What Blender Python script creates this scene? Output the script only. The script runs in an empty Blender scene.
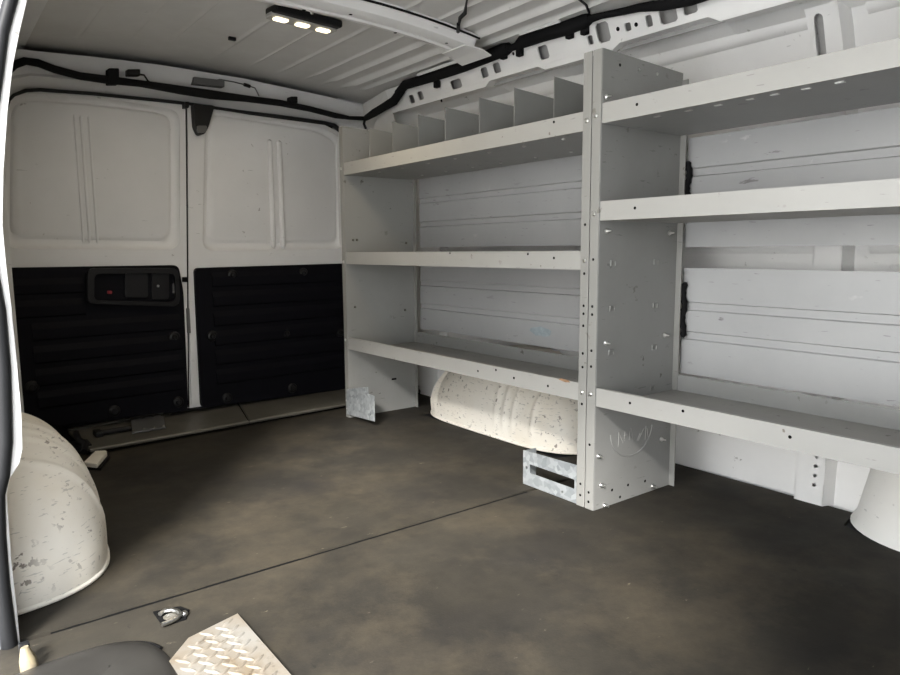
import bpy, bmesh, math, random
from mathutils import Vector, Matrix
from mathutils.geometry import tessellate_polygon
random.seed(4)
S = bpy.context.scene
COL = S.collection
PI = math.pi

# ------------------------------------------------------------------ camera
CX, CY, CZ, YAW, PITCH, ROLL, F = -1.3074, -1.1259, 0.66, 0.6514, -0.1263, -0.0064, 688.37
fw = Vector((math.sin(YAW) * math.cos(PITCH), math.cos(YAW) * math.cos(PITCH), math.sin(PITCH)))
_r = Vector((math.cos(YAW), -math.sin(YAW), 0)); _u = _r.cross(fw)
rt = _r * math.cos(ROLL) + _u * math.sin(ROLL); up = -_r * math.sin(ROLL) + _u * math.cos(ROLL)
CAM = Vector((CX, CY, CZ))
cd = bpy.data.cameras.new('camera'); cam = bpy.data.objects.new('camera', cd); COL.objects.link(cam)
cd.sensor_width = 36; cd.lens = F * 36 / 900; cd.clip_start = 0.01
m = Matrix.Identity(4)
for i in range(3):
    m[i][0] = rt[i]; m[i][1] = up[i]; m[i][2] = -fw[i]; m[i][3] = CAM[i]
cam.matrix_world = m
S.camera = cam

def at(px, py, ax, v):
    """measure: where the sight line of a photo pixel meets the plane ax = v"""
    d = fw + rt * ((px - 450) / F) + up * ((337.5 - py) / F)
    i = 'xyz'.index(ax)
    return CAM + d * ((v - CAM[i]) / d[i])

# ------------------------------------------------------------------ materials
def new_mat(name):
    mt = bpy.data.materials.new(name); mt.use_nodes = True
    nt = mt.node_tree; nt.nodes.clear()
    o = nt.nodes.new('ShaderNodeOutputMaterial'); b = nt.nodes.new('ShaderNodeBsdfPrincipled')
    nt.links.new(b.outputs[0], o.inputs[0])
    return mt, nt, b
def noise(nt, scale, detail=6, rough=.6, stretch=None, w=0):
    tc = nt.nodes.new('ShaderNodeTexCoord'); n = nt.nodes.new('ShaderNodeTexNoise')
    n.inputs['Scale'].default_value = scale; n.inputs['Detail'].default_value = detail; n.inputs['Roughness'].default_value = rough
    mp = nt.nodes.new('ShaderNodeMapping'); mp.inputs['Location'].default_value = (w, w * .7, w * 1.3)
    if stretch: mp.inputs['Scale'].default_value = stretch
    nt.links.new(tc.outputs['Object'], mp.inputs[0]); nt.links.new(mp.outputs[0], n.inputs['Vector'])
    return n.outputs['Fac']
def ramp(nt, src, a, b, ca=(0, 0, 0, 1), cb=(1, 1, 1, 1)):
    r = nt.nodes.new('ShaderNodeValToRGB'); r.color_ramp.elements[0].position = a; r.color_ramp.elements[1].position = b
    r.color_ramp.elements[0].color = ca; r.color_ramp.elements[1].color = cb
    nt.links.new(src, r.inputs[0]); return r.outputs[0]
def mix(nt, fac, a, b):
    x = nt.nodes.new('ShaderNodeMix'); x.data_type = 'RGBA'
    nt.links.new(fac, x.inputs['Factor'])
    for k, v in (('A', a), ('B', b)):
        i = [q for q in x.inputs if q.name == k and q.type == 'RGBA'][0]
        if isinstance(v, tuple): i.default_value = v if len(v) == 4 else v + (1,)
        else: nt.links.new(v, i)
    return [q for q in x.outputs if q.type == 'RGBA'][0]
def mul(nt, a, b):
    x = nt.nodes.new('ShaderNodeMath'); x.operation = 'MULTIPLY'
    nt.links.new(a, x.inputs[0])
    if isinstance(b, (int, float)): x.inputs[1].default_value = b
    else: nt.links.new(b, x.inputs[1])
    return x.outputs[0]
def bump(nt, b, src, strength=.2, dist=.002):
    x = nt.nodes.new('ShaderNodeBump'); x.inputs['Strength'].default_value = strength; x.inputs['Distance'].default_value = dist
    nt.links.new(src, x.inputs['Height']); nt.links.new(x.outputs[0], b.inputs['Normal'])

def flat_mat(name, c, rough=.5, metal=0, spec=.5, var=.12, scale=14):
    mt, nt, b = new_mat(name)
    n = noise(nt, scale)
    col = mix(nt, ramp(nt, n, .3, .7), tuple(v * (1 - var) for v in c), tuple(min(1, v * (1 + var)) for v in c))
    nt.links.new(col, b.inputs['Base Color'])
    b.inputs['Roughness'].default_value = rough; b.inputs['Metallic'].default_value = metal
    b.inputs['Specular IOR Level'].default_value = spec
    return mt
def worn_paint(name, c, dirt=(.12, .1, .08), speck=.64, scratch=.70, rough=.45, stretch=(1, 1, 1), grime=.5, grime_col=None, sscale=30, scuff=0):
    """paint with slight mottling, fine dark chips and thin scratches"""
    mt, nt, b = new_mat(name)
    base = mix(nt, ramp(nt, noise(nt, 5), .3, .7), tuple(v * .93 for v in c), c)
    if grime_col:
        base = mix(nt, mul(nt, ramp(nt, noise(nt, 3.2, 8, .65, w=3), .45, .75), grime), base, grime_col)
    chips = ramp(nt, noise(nt, sscale, 5, .55, stretch, w=7), speck, speck + .03)
    region = ramp(nt, noise(nt, 4, 3, w=2), .45, .6)
    base = mix(nt, mul(nt, chips, mul(nt, region, .85)), base, dirt)
    sc = ramp(nt, noise(nt, sscale * .7, 4, .5, (1, 1, 6), w=11), scratch, scratch + .02)
    base = mix(nt, mul(nt, sc, .6), base, tuple(v * .5 for v in c))
    if scuff:
        q = mul(nt, ramp(nt, noise(nt, 15, 6, .6, (1, .6, 1), w=17), .66, .74), mul(nt, ramp(nt, noise(nt, 3, 2, w=21), .5, .62), scuff))
        base = mix(nt, q, base, (.74, .73, .70))
    nt.links.new(base, b.inputs['Base Color']); b.inputs['Roughness'].default_value = rough
    return mt

HOUSW = worn_paint('chipped_white_enamel', (.85, .835, .79), dirt=(.16, .14, .11), speck=.66, scratch=.70, rough=.45, sscale=45)
WHITE = worn_paint('white_body_paint', (.86, .855, .84), dirt=(.2, .18, .15), speck=.675, scratch=.73, rough=.42)
DOORW = worn_paint('door_white_paint', (.69, .69, .688), speck=.69, scratch=.72, rough=.5)
ROOFW = worn_paint('roof_primer_paint', (.74, .73, .705), speck=.73, scratch=.76, rough=.45, grime_col=(.58, .56, .53), grime=.7)
ARCHW = worn_paint('scuffed_white_paint', (.86, .82, .735), dirt=(.15, .12, .09), speck=.615, scratch=.635, rough=.5, grime_col=(.68, .60, .47), grime=.6, sscale=58)
POST = worn_paint('grey_post_enamel', (.275, .272, .255), dirt=(.10, .085, .065), speck=.665, scratch=.70, rough=.42)
DIVID = worn_paint('shaded_divider_sheet', (.20, .20, .19), speck=.70, scratch=.73, rough=.45)  # shelf grey darkened further, dim light on the bins put into the colour
SHELF = worn_paint('grey_shelf_enamel', (.355, .35, .33), dirt=(.12, .10, .08), speck=.665, scratch=.69, rough=.42)
SHELFP = worn_paint('shaded_panel_enamel', (.27, .27, .258), dirt=(.08, .07, .06), speck=.66, scratch=.69, rough=.45, grime_col=(.32, .32, .312), grime=.6)  # darker copy of the shelf enamel, shade of the end panels mixed in
BACKP = worn_paint('grey_liner_enamel', (.37, .373, .373), dirt=(.16, .15, .15), speck=.67, scratch=.70, rough=.4, grime_col=(.43, .43, .425), grime=.5, stretch=(1, .4, 1.6), scuff=.7)
DECK = worn_paint('worn_shelf_deck', (.30, .29, .265), dirt=(.1, .09, .08), speck=.66, scratch=.68, rough=.45, grime_col=(.2, .185, .165), grime=.8)
BLACK = flat_mat('black_plastic', (.006, .006, .007), .5, spec=.3)
TRIMB = flat_mat('black_door_trim', (.0035, .0035, .0055), .65, spec=.10)
FOAM = flat_mat('black_foam', (.008, .008, .0085), .85, spec=.15)
SEAL = flat_mat('black_rubber_seal', (.008, .0085, .0095), .55, spec=.3)
STEPR = flat_mat('dusty_black_rubber', (.026, .0245, .022), .38, var=.25, scale=9)
DARK = flat_mat('dark_hole', (.005, .005, .005), .9, spec=.1)
STEEL = flat_mat('bright_bolt_steel', (.68, .68, .66), .3, 1)
SILL = worn_paint('worn_sill_metal', (.115, .107, .088), dirt=(.06, .05, .04), speck=.62, scratch=.66, rough=.38, grime_col=(.045, .041, .033), grime=.85)
GREYP = flat_mat('grey_plastic', (.10, .10, .10), .5)
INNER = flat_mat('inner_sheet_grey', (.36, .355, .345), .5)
LAMPG = flat_mat('lamp_bezel_grey', (.36, .35, .33), .4)
FOAMW = flat_mat('dirty_white_foam', (.66, .62, .54), .8)
RUST = worn_paint('yellowed_primer', (.24, .20, .125), speck=.56, scratch=.64, rough=.7)
RUSTY = flat_mat('orange_rust', (.27, .155, .085), .8, var=.4, scale=60)
BLUEP = flat_mat('pale_blue_paint', (.31, .365, .39), .6, var=.2, scale=40)
RED = flat_mat('red_plastic', (.22, .012, .02), .4)
BODYO = flat_mat('outer_body_paint', (.66, .68, .72), .3, var=.03)

mt, nt, b = new_mat('galvanised_steel')
v = nt.nodes.new('ShaderNodeTexVoronoi'); v.inputs['Scale'].default_value = 70
tc = nt.nodes.new('ShaderNodeTexCoord'); nt.links.new(tc.outputs['Object'], v.inputs['Vector'])
sep = nt.nodes.new('ShaderNodeSeparateColor'); nt.links.new(v.outputs['Color'], sep.inputs[0])
nt.links.new(ramp(nt, sep.outputs[0], 0, 1, (.36, .39, .41, 1), (.60, .63, .64, 1)), b.inputs['Base Color'])
b.inputs['Metallic'].default_value = .55; b.inputs['Roughness'].default_value = .42
GALV = mt

mt, nt, b = new_mat('dusty_rubber_mat')
base = mix(nt, ramp(nt, noise(nt, 2.2, 12, .72), .36, .66), (.016, .0145, .012), (.036, .0315, .0235))
base = mix(nt, mul(nt, ramp(nt, noise(nt, 3.4, 12, .75, w=5), .46, .80), .45), base, (.105, .084, .054))
base = mix(nt, mul(nt, ramp(nt, noise(nt, 2.6, 12, .72, w=9), .52, .66), .7), base, (.018, .016, .014))
base = mix(nt, mul(nt, ramp(nt, noise(nt, 30, 6, .6, (1, 2.2, 1), w=1), .68, .73), .45), base, (.20, .17, .125))
base = mix(nt, mul(nt, ramp(nt, noise(nt, 26, 5, .6, (2.4, 1, 1), w=4), .69, .73), .6), base, (.012, .011, .010))
nt.links.new(base, b.inputs['Base Color'])
nt.links.new(ramp(nt, noise(nt, 4, 5, w=5), .3, .7, (.62, .62, .62, 1), (.85, .85, .85, 1)), b.inputs['Roughness']); b.inputs['Specular IOR Level'].default_value = .22
bump(nt, b, noise(nt, 220, 3), .25, .001)
MAT = mt

mt, nt, b = new_mat('dirty_tread_aluminium')
base = mix(nt, ramp(nt, noise(nt, 9, 8, .65), .38, .68), (.30, .285, .255), (.23, .185, .13))
base = mix(nt, mul(nt, ramp(nt, noise(nt, 40, 5, w=3), .58, .66), .6), base, (.12, .09, .06))
nt.links.new(base, b.inputs['Base Color']); b.inputs['Metallic'].default_value = .35; b.inputs['Roughness'].default_value = .4
TREAD = mt

mt, nt, b = new_mat('lit_lamp_lens')
b.inputs['Base Color'].default_value = (.9, .87, .78, 1)
b.inputs['Emission Color'].default_value = (1, .84, .56, 1); b.inputs['Emission Strength'].default_value = 1.5
LENS = mt
mt, nt, b = new_mat('pale_concrete')
nt.links.new(mix(nt, ramp(nt, noise(nt, 2), .3, .7), (.52, .515, .505), (.62, .615, .60)), b.inputs['Base Color']); b.inputs['Roughness'].default_value = .9
CONC = mt

# ------------------------------------------------------------------ mesh helpers
def NB(): return bmesh.new()
def box(bm, x0, x1, y0, y1, z0, z1):
    vs = [bm.verts.new((x, y, z)) for x in (x0, x1) for y in (y0, y1) for z in (z0, z1)]
    for f in ((0, 1, 3, 2), (4, 6, 7, 5), (0, 4, 5, 1), (2, 3, 7, 6), (0, 2, 6, 4), (1, 5, 7, 3)):
        bm.faces.new([vs[i] for i in f])
    return vs
def prism(bm, outer, holes, f0, f1):
    """2-D outline with holes between two mappings f0(u,v), f1(u,v) -> Vector"""
    loops = [outer] + list(holes or [])
    flat = [p for l in loops for p in l]
    tris = tessellate_polygon([[Vector((p[0], p[1], 0)) for p in l] for l in loops])
    a = [bm.verts.new(f0(*p)) for p in flat]; c = [bm.verts.new(f1(*p)) for p in flat]
    for t in tris:
        try:
            bm.faces.new([a[i] for i in t]); bm.faces.new([c[i] for i in reversed(t)])
        except ValueError: pass
    k = 0
    for l in loops:
        n = len(l)
        for i in range(n):
            j = (i + 1) % n
            try: bm.faces.new((a[k + i], a[k + j], c[k + j], c[k + i]))
            except ValueError: pass
        k += n
def tube(bm, pts, r, seg=8, sq=1.0):
    """round tube along points; r a number or list"""
    pts = [Vector(p) for p in pts]; n = len(pts)
    rs = r if isinstance(r, (list, tuple)) else [r] * n
    rings = []; nrm = None
    for i, p in enumerate(pts):
        t = (pts[min(i + 1, n - 1)] - pts[max(i - 1, 0)]).normalized()
        if nrm is None:
            nrm = Vector((0, 0, 1)) if abs(t.z) < .9 else Vector((1, 0, 0))
        nrm = (nrm - t * nrm.dot(t)).normalized(); bn = t.cross(nrm)
        rings.append([bm.verts.new(p + (nrm * math.cos(a) + bn * math.sin(a) * sq) * rs[i]) for a in [2 * PI * k / seg for k in range(seg)]])
    for i in range(n - 1):
        for k in range(seg):
            bm.faces.new((rings[i][k], rings[i][(k + 1) % seg], rings[i + 1][(k + 1) % seg], rings[i + 1][k]))
    bm.faces.new(list(reversed(rings[0]))); bm.faces.new(rings[-1])
def disc(bm, c, ax, r, h, seg=10, dome=.6):
    """bolt / rivet head at c pointing along ax"""
    ax = Vector(ax).normalized(); c = Vector(c)
    n = Vector((0, 0, 1)) if abs(ax.z) < .9 else Vector((1, 0, 0)); n = (n - ax * n.dot(ax)).normalized(); bn = ax.cross(n)
    rings = []
    for rr, hh in ((r, 0), (r, h * .5), (r * dome, h)):
        rings.append([bm.verts.new(c + ax * hh + (n * math.cos(a) + bn * math.sin(a)) * rr) for a in [2 * PI * k / seg for k in range(seg)]])
    for i in range(2):
        for k in range(seg): bm.faces.new((rings[i][k], rings[i][(k + 1) % seg], rings[i + 1][(k + 1) % seg], rings[i + 1][k]))
    bm.faces.new(rings[-1]); bm.faces.new(list(reversed(rings[0])))
def grid(bm, rows):
    vs = [[bm.verts.new(p) for p in row] for row in rows]
    for i in range(len(vs) - 1):
        for j in range(len(vs[0]) - 1):
            bm.faces.new((vs[i][j], vs[i + 1][j], vs[i + 1][j + 1], vs[i][j + 1]))
    return vs
def shell(bm, rows, off):
    """a sheet with thickness: rows and the same rows displaced by off (vector or function)"""
    g = grid(bm, rows)
    h = grid(bm, [[Vector(p) + (off(p) if callable(off) else Vector(off)) for p in row] for row in rows])
    n, k = len(g), len(g[0])
    for j in range(k - 1):
        bm.faces.new((g[0][j], g[0][j + 1], h[0][j + 1], h[0][j])); bm.faces.new((g[-1][j], h[-1][j], h[-1][j + 1], g[-1][j + 1]))
    for i in range(n - 1):
        bm.faces.new((g[i][0], h[i][0], h[i + 1][0], g[i + 1][0])); bm.faces.new((g[i][-1], g[i + 1][-1], h[i + 1][-1], h[i][-1]))
def rrect(x0, x1, y0, y1, r, n=5):
    o = []
    for cx, cy, a0 in ((x1 - r, y1 - r, 0), (x0 + r, y1 - r, PI / 2), (x0 + r, y0 + r, PI), (x1 - r, y0 + r, 1.5 * PI)):
        for k in range(n + 1):
            a = a0 + PI / 2 * k / n; o.append((cx + r * math.cos(a), cy + r * math.sin(a)))
    return o
def circ(cx, cy, r, n=10): return [(cx + r * math.cos(2 * PI * k / n), cy + r * math.sin(2 * PI * k / n)) for k in range(n)]
def link(o): COL.objects.link(o); return o
def fin(name, bm, mat, parent=None, smooth=None, bev=0, loc=None):
    bmesh.ops.recalc_face_normals(bm, faces=bm.faces[:])
    me = bpy.data.meshes.new(name); bm.to_mesh(me); bm.free()
    me.materials.append(mat)
    o = link(bpy.data.objects.new(name, me))
    if smooth:
        for p in me.polygons: p.use_smooth = True
        me.set_sharp_from_angle(angle=math.radians(smooth))
    if bev:
        md = o.modifiers.new('bevel', 'BEVEL'); md.width = bev; md.segments = 2; md.limit_method = 'ANGLE'; md.angle_limit = math.radians(50)
    if parent: o.parent = parent; o.matrix_parent_inverse = parent.matrix_basis.inverted()
    return o
def tag(o, label, cat, group=None):
    o['label'] = label; o['category'] = cat
    if group: o['group'] = group
    return o
def thing(name, label, cat, loc=(0, 0, 0), group=None):
    o = link(bpy.data.objects.new(name, None)); o.location = loc; o.empty_display_size = .05
    return tag(o, label, cat, group)
def struct(o, label=None):
    o['kind'] = 'structure'
    if label: o['label'] = label
    return o
_cache = {}
def stamp(name, key, make, mat, parent, loc, rot=None):
    """small repeated part sharing mesh data"""
    if key not in _cache:
        bm = NB(); make(bm); bmesh.ops.recalc_face_normals(bm, faces=bm.faces[:])
        me = bpy.data.meshes.new(name); bm.to_mesh(me); bm.free(); me.materials.append(mat); _cache[key] = me
    o = link(bpy.data.objects.new(name, _cache[key])); o.parent = parent
    if parent: o.matrix_parent_inverse = parent.matrix_basis.inverted()
    o.location = loc
    if rot: o.rotation_euler = rot
    return o

# ================================================================== SETTING
# floor pan
bm = NB(); box(bm, -1.30, .56, -1.7, 1.75, -.05, -.008)
struct(fin('floor', bm, SEAL), 'black painted metal floor of the van under the rubber mats')

# ground outside and van rear half shell
bm = NB(); box(bm, -14, 12, -12, 14, -.75, -.70)
struct(fin('ground', bm, CONC), 'pale concrete ground outside the van')

# rubber mats (cut round the wheel arches)
def arch_cut(side, y0, y1, x_w, x_i):
    return [(x_w, y0), (x_i, y0), (x_i, y1), (x_w, y1)]
bm = NB()
rear_mat = [(-1.262, .207), (-1.262, .30), (-1.06, .38), (-1.06, 1.10), (-1.262, 1.16), (-1.262, 1.40), (.50, 1.50), (.50, 1.15), (.25, 1.13), (.25, .36), (.50, .30), (.50, .207)]
prism(bm, rear_mat, None, lambda u, v: Vector((u, v, -.008)), lambda u, v: Vector((u, v, 0)))
tag(fin('rubber_floor_mat', bm, MAT), 'dusty brown-black rubber floor mat covering the rear floor beyond the seam', 'floor mat')
bm = NB()
fm = [(-1.262, -1.55), (-1.262, .095), (-1.262, .193), (.50, .193), (.50, -.42), (.40, -.44), (.352, -.52), (.345, -.60), (.36, -.70), (.42, -.77), (.50, -.79), (.50, -1.55)]
prism(bm, fm, None, lambda u, v: Vector((u, v, -.008)), lambda u, v: Vector((u, v, 0)))
tag(fin('rubber_floor_mat', bm, MAT), 'worn rubber floor mat in front of the seam, in front of the shelving', 'floor mat')
# torn filler in the seam
bm = NB()
top = []; bot = []
n = 60
for i in range(n + 1):
    x = -1.18 + i * (1.15 / n)
    w = .0045 + .005 * random.random() * (1.3 if i < 26 else .5)
    top.append((x, .2 + w)); bot.append((x, .2 - w))
prism(bm, top + bot[::-1], None, lambda u, v: Vector((u, v, -.008)), lambda u, v: Vector((u, v, -.003)))
tag(fin('seam_strip', bm, DARK), 'ragged black strip filling the seam across the floor mats', 'strip')

# --- right wall (driver side): profile swept along y
WP = [(.515, -.05), (.522, .10), (.535, .30), (.545, .55), (.54, .75), (.515, .95), (.49, 1.08), (.46, 1.16), (.42, 1.24), (.36, 1.30), (.31, 1.345)]
def wall_x(z):
    for (x0, z0), (x1, z1) in zip(WP, WP[1:]):
        if z <= z1: return x0 + (x1 - x0) * (z - z0) / (z1 - z0)
    return WP[-1][0]
bm = NB()
zz = [-.05 + 1.395 * k / 40 for k in range(41)]
ys = [1.75, 1.4, 1.0, .6, .2, -.2, -.6, -1.0, -1.7]
shell(bm, [[Vector((wall_x(z), y, z)) for z in zz] for y in ys], (.05, 0, 0))
struct(fin('wall_right', bm, WHITE, smooth=40), 'white painted steel side wall behind the shelving')
# recessed-panel frames on the upper wall, each a raised border
def wall_ledge(y0, y1, z0, z1, name, d=.012):
    bm = NB(); k = 6
    shell(bm, [[Vector((wall_x(z) - d * (.3 if i == 0 else 1), y, z)) for i, z in enumerate([z0 + (z1 - z0) * i / k for i in range(k + 1)])] for y in (y0, y1)], (d + .004, 0, 0))
    return struct(fin(name, bm, WHITE, smooth=40))
wall_ledge(-.275, .36, 1.185, 1.24, 'trim_1')
wall_ledge(-1.0, -.40, 1.185, 1.24, 'trim_2')
wall_ledge(.47, 1.32, 1.185, 1.24, 'trim_3')
wall_ledge(-.275, .36, .645, .70, 'trim_4', .008)
wall_ledge(-1.0, -.40, .645, .70, 'trim_5', .008)
# vertical wall pillars with slots and holes
def pillar(y0, y1, name, z0, z1, holes, d=.035):
    bm = NB()
    def fo(u, v): return Vector((wall_x(v) - d, u, v))
    def fi(u, v): return Vector((wall_x(v) - d + .003, u, v))
    zs = [z0 + (z1 - z0) * k / 24 for k in range(25)]
    outer = [(y0, z) for z in zs] + [(y1, z) for z in reversed(zs)]
    prism(bm, outer, holes, fo, fi)
    for s, y in ((1, y0), (-1, y1)):
        rows = [[Vector((wall_x(z) - d, y, z)) for z in zs], [Vector((wall_x(z) + .002, y - s * .014, z)) for z in zs]]
        shell(bm, rows, (.0, s * .003, 0))
    o = fin(name, bm, WHITE, smooth=30)
    bm = NB()
    for h in holes:
        cy = sum(p[0] for p in h) / len(h); cz = sum(p[1] for p in h) / len(h)
        w = max(p[0] for p in h) - min(p[0] for p in h) ; hh = max(p[1] for p in h) - min(p[1] for p in h)
        prism(bm, rrect(cy - w * .6, cy + w * .6, cz - hh * .53, cz + hh * .53, w * .4), None,
              lambda u, v: Vector((wall_x(v) - d + .024, u, v)), lambda u, v: Vector((wall_x(v) - d + .022, u, v)))
    fin('hole_backing', bm, INNER, o)
    return o
struct(pillar(-.352, -.279, 'trim_6', .0, 1.31, [rrect(-.316, -.295, 1.04, 1.203, .0109)] + [circ(-.328, z, .005, 8) for z in (.05, .075, .10, .125, .15)]),
       'white wall pillar with a long slot above the top shelf')
struct(pillar(.36, .47, 'trim_7', .0, 1.21, [rrect(.40, .42, 1.13, 1.165, .009)]), 'white wall pillar behind the bin dividers')
struct(pillar(1.32, 1.46, 'trim_8', .0, 1.26, []), 'white corner pillar at the rear of the side wall')

# --- passenger side wall and slanted upper side, opening in front of it
LP = [(-1.275, -.05), (-1.285, .3), (-1.285, .6), (-1.255, .9), (-1.20, 1.08), (-1.12, 1.22), (-1.04, 1.29), (-.975, 1.325)]
bm = NB()
shell(bm, [[Vector((x, y, z)) for x, z in LP] for y in (.215, .6, 1.0, 1.4, 1.75)], (-.05, 0, 0))
shell(bm, [[Vector((x, y, z)) for x, z in LP] for y in (-1.36, -1.5, -1.7)], (-.05, 0, 0))
shell(bm, [[Vector((x, y, z)) for x, z in LP[5:]] for y in (-1.36, -.8, -.2, .215)], (-.07, 0, 0.0))
struct(fin('wall_left', bm, WHITE, smooth=40), 'white passenger side wall round the open side doorway')
# unseen bulkhead behind the camera, added to cut light from the front
bm = NB(); box(bm, -1.28, .60, -1.72, -1.70, -.05, 1.36)
struct(fin('front_light_block', bm, SEAL), 'unseen dark bulkhead added to block light at the front of the load bay')

# --- roof: crowned sheet with lengthwise beads
def roof_z(x):
    return 1.318 + .030 * (1 - ((x + .345) / .65) ** 2)
BEADS = [(-.86, .008, .003), (-.72, .006, .002), (-.60, .007, .003), (-.42, .010, .004), (-.27, .006, .003), (-.15, .012, .005), (-.03, .008, .006), (.055, .013, .012), (.135, .016, .016), (.205, .01, .01)]
bm = NB()
xs = [-1.0 + 1.37 * k / 274 for k in range(275)]
def roof_pt(x, y):
    z = roof_z(x)
    fade = max(0, min(1, (1.47 + .09 * (x + .475) - y) / .16))
    fade = fade * fade * (3 - 2 * fade)
    for bx, bw, bh in BEADS:
        t = abs(x - bx) / bw
        if t < 1: z -= bh * fade * .5 * (1 + math.cos(PI * t))
    return Vector((x, y, z))
shell(bm, [[roof_pt(x, y) for x in xs] for y in (-1.7, -.8, .0, .6, 1.1, 1.25, 1.30, 1.34, 1.38, 1.42, 1.46, 1.50, 1.56, 1.62, 1.70, 1.90)], (0, 0, .02))
struct(fin('ceiling', bm, ROOFW, smooth=50), 'bare grey-white ribbed steel roof')

# --- rear door plane helpers (the doors stand a few degrees off square)
AR = .08
def door_y(x): return 1.61 + AR * (x + .475)
nd = Vector((-AR, 1, 0)).normalized()
def D(px, py, off=0):
    """point of the rear door plane (moved off metres into the van) under a photo pixel"""
    d = fw + rt * ((px - 450) / F) + up * ((337.5 - py) / F)
    p0 = Vector((-.475, 1.61, 0)) - nd * off
    return CAM + d * ((p0 - CAM).dot(nd) / d.dot(nd))
def DU(px, py): p = D(px, py); return (p.x, p.z)
def dmap(off):
    return lambda u, v: Vector((u, door_y(u), v)) - nd * off

# rear header between the door tops and the roof
lower = [(-30, 118), (8, 100), (14, 93), (30, 88), (90, 93), (160, 100), (240, 111), (325, 122), (352, 128), (400, 136)]
bm = NB()
rows = []
for i, (px, py) in enumerate(lower):
    p = D(px, py)
    top = Vector((p.x, 1.535 + .09 * (p.x + .475), roof_z(max(-1, min(.30, p.x))) - .024))
    a = p.lerp(top, .30); a.y -= .022
    b2 = p.lerp(top, .40); b2.y -= .004
    c2 = p.lerp(top, .72); c2.y -= .012
    rows.append([p, a, b2, c2, top])
shell(bm, rows, tuple(nd * .03))
HEADER = struct(fin('wall_rear', bm, DOORW, smooth=40), 'white painted header panel over the rear doors')
# rear corner pillars beside the doors
bm = NB()
box(bm, -1.32, -1.075, 1.53, 1.66, -.05, 1.25); 
struct(fin('trim_9', bm, DOORW), 'white rear corner pillar by the passenger side')
bm = NB()
box(bm, .205, .56, 1.66, 1.74, -.05, 1.33)
struct(fin('trim_10', bm, DOORW), 'white rear corner pillar behind the shelving end')

bm = NB(); prism(bm, [(-1.33, -.05), (.60, -.05), (.60, 1.36), (-1.33, 1.36)], None, dmap(-.05), dmap(-.06))  # added sheet that keeps sky light out of the door gaps
struct(fin('trim_14', bm, SEAL), 'dark backing sheet added behind the rear doors to block light')
# rear doors
def rear_door(name, label, edge, win, rim, ribs, trim, trim_mat):
    bm = NB()
    hole = win
    prism(bm, edge, [hole], dmap(.0), dmap(-.03))
    o = fin(name, bm, DOORW, bev=.007); struct(o, label)
    bm = NB()                                    # pressed border and raised inner sheet of the blanked window
    loops = [(win, -.004), (off_poly(win, .006), -.014), (off_poly(win, .016), -.020), (rim, -.020), (off_poly(rim, .006), -.014), (off_poly(rim, .012), -.011)]
    vs = [[bm.verts.new(dmap(o)(*p)) for p in l] for l, o in loops]
    n = len(win)
    for a, c in zip(vs, vs[1:]):
        for k in range(n): bm.faces.new((a[k], a[(k + 1) % n], c[(k + 1) % n], c[k]))
    bm.faces.new(vs[-1])
    for s0, s1, top, botm in ribs:
        tube(bm, [dmap(-.011)(s0 + (s1 - s0) / 2, botm + (top - botm) * t) for t in (0, .02, .5, .98, 1)], [.001] + [(s1 - s0) / 2] * 3 + [.001], 10)
    fin('window_blank', bm, DOORW, o, smooth=35)
    bm = NB(); prism(bm, trim, None, dmap(.016), dmap(0))
    t = fin('lower_trim', bm, trim_mat, o, bev=.006); t['label'] = 'ribbed black plastic lower trim panel'
    return o, t
def off_poly(pts, k):
    cx = sum(p[0] for p in pts) / len(pts); cz = sum(p[1] for p in pts) / len(pts)
    w = max(p[0] for p in pts) - min(p[0] for p in pts); h = max(p[1] for p in pts) - min(p[1] for p in pts)
    return [(cx + (x - cx) * (1 - 2 * k / w), cz + (z - cz) * (1 - 2 * k / h)) for x, z in pts]
def rnd(pts, r=.03, n=4):
    """round the corners of a polygon"""
    out = []; N = len(pts)
    for i in range(N):
        p0, p, p1 = Vector(pts[i - 1]), Vector(pts[i]), Vector(pts[(i + 1) % N])
        a = p + (p0 - p).normalized() * min(r, (p0 - p).length * .45); c = p + (p1 - p).normalized() * min(r, (p1 - p).length * .45)
        for k in range(n + 1):
            t = k / n; q = a * (1 - t) ** 2 + p * 2 * t * (1 - t) + c * t * t; out.append((q.x, q.y))
    return out
gx = DU(187, 260)[0]
ledge = [DU(-22, 428), DU(188.5, 408), DU(186, 104), DU(90, 94.5), DU(30, 89.5), DU(8, 101), DU(-22, 130)]
lwin = rnd([DU(3, 249), DU(180, 250), DU(180, 110), DU(100, 98), DU(25, 93), DU(4, 100)], .05)
lrim = off_poly(lwin, .026)
ltrim = rnd([DU(-20, 434), DU(187, 409), DU(182, 291), DU(177, 265), DU(-20, 268)], .022)
lu = lambda px: DU(px, 200)[0]
d1, t1 = rear_door('door_1', 'left rear door, blank white panel above with black ribbed trim and handle below', ledge, lwin, lrim,
                   [(lu(80), lu(82.5), 1.13, .69), (lu(86), lu(89), 1.13, .69), (lu(94), lu(96.5), 1.13, .69)], ltrim, TRIMB)
redge = [DU(189.5, 408), DU(420, 377), DU(420, 160), DU(345, 146), DU(341, 133), DU(325, 125), DU(240, 113.5), DU(187.5, 105)]
rwin = rnd([DU(202.5, 251), DU(343.5, 249), DU(342, 139), DU(322, 127), DU(215, 109), DU(205, 112)], .045)
rrim = off_poly(rwin, .024)
rtrim = rnd([DU(200, 407), DU(420, 379), DU(420, 261), DU(193, 268)], .018)
d2, t2 = rear_door('door_2', 'right rear door beside the shelving, blank white panel above and black ribbed trim below', redge, rwin, rrim,
                   [(lu(270.5), lu(275.5), 1.12, .67), (lu(280), lu(285), 1.12, .67)], rtrim, TRIMB)
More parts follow.
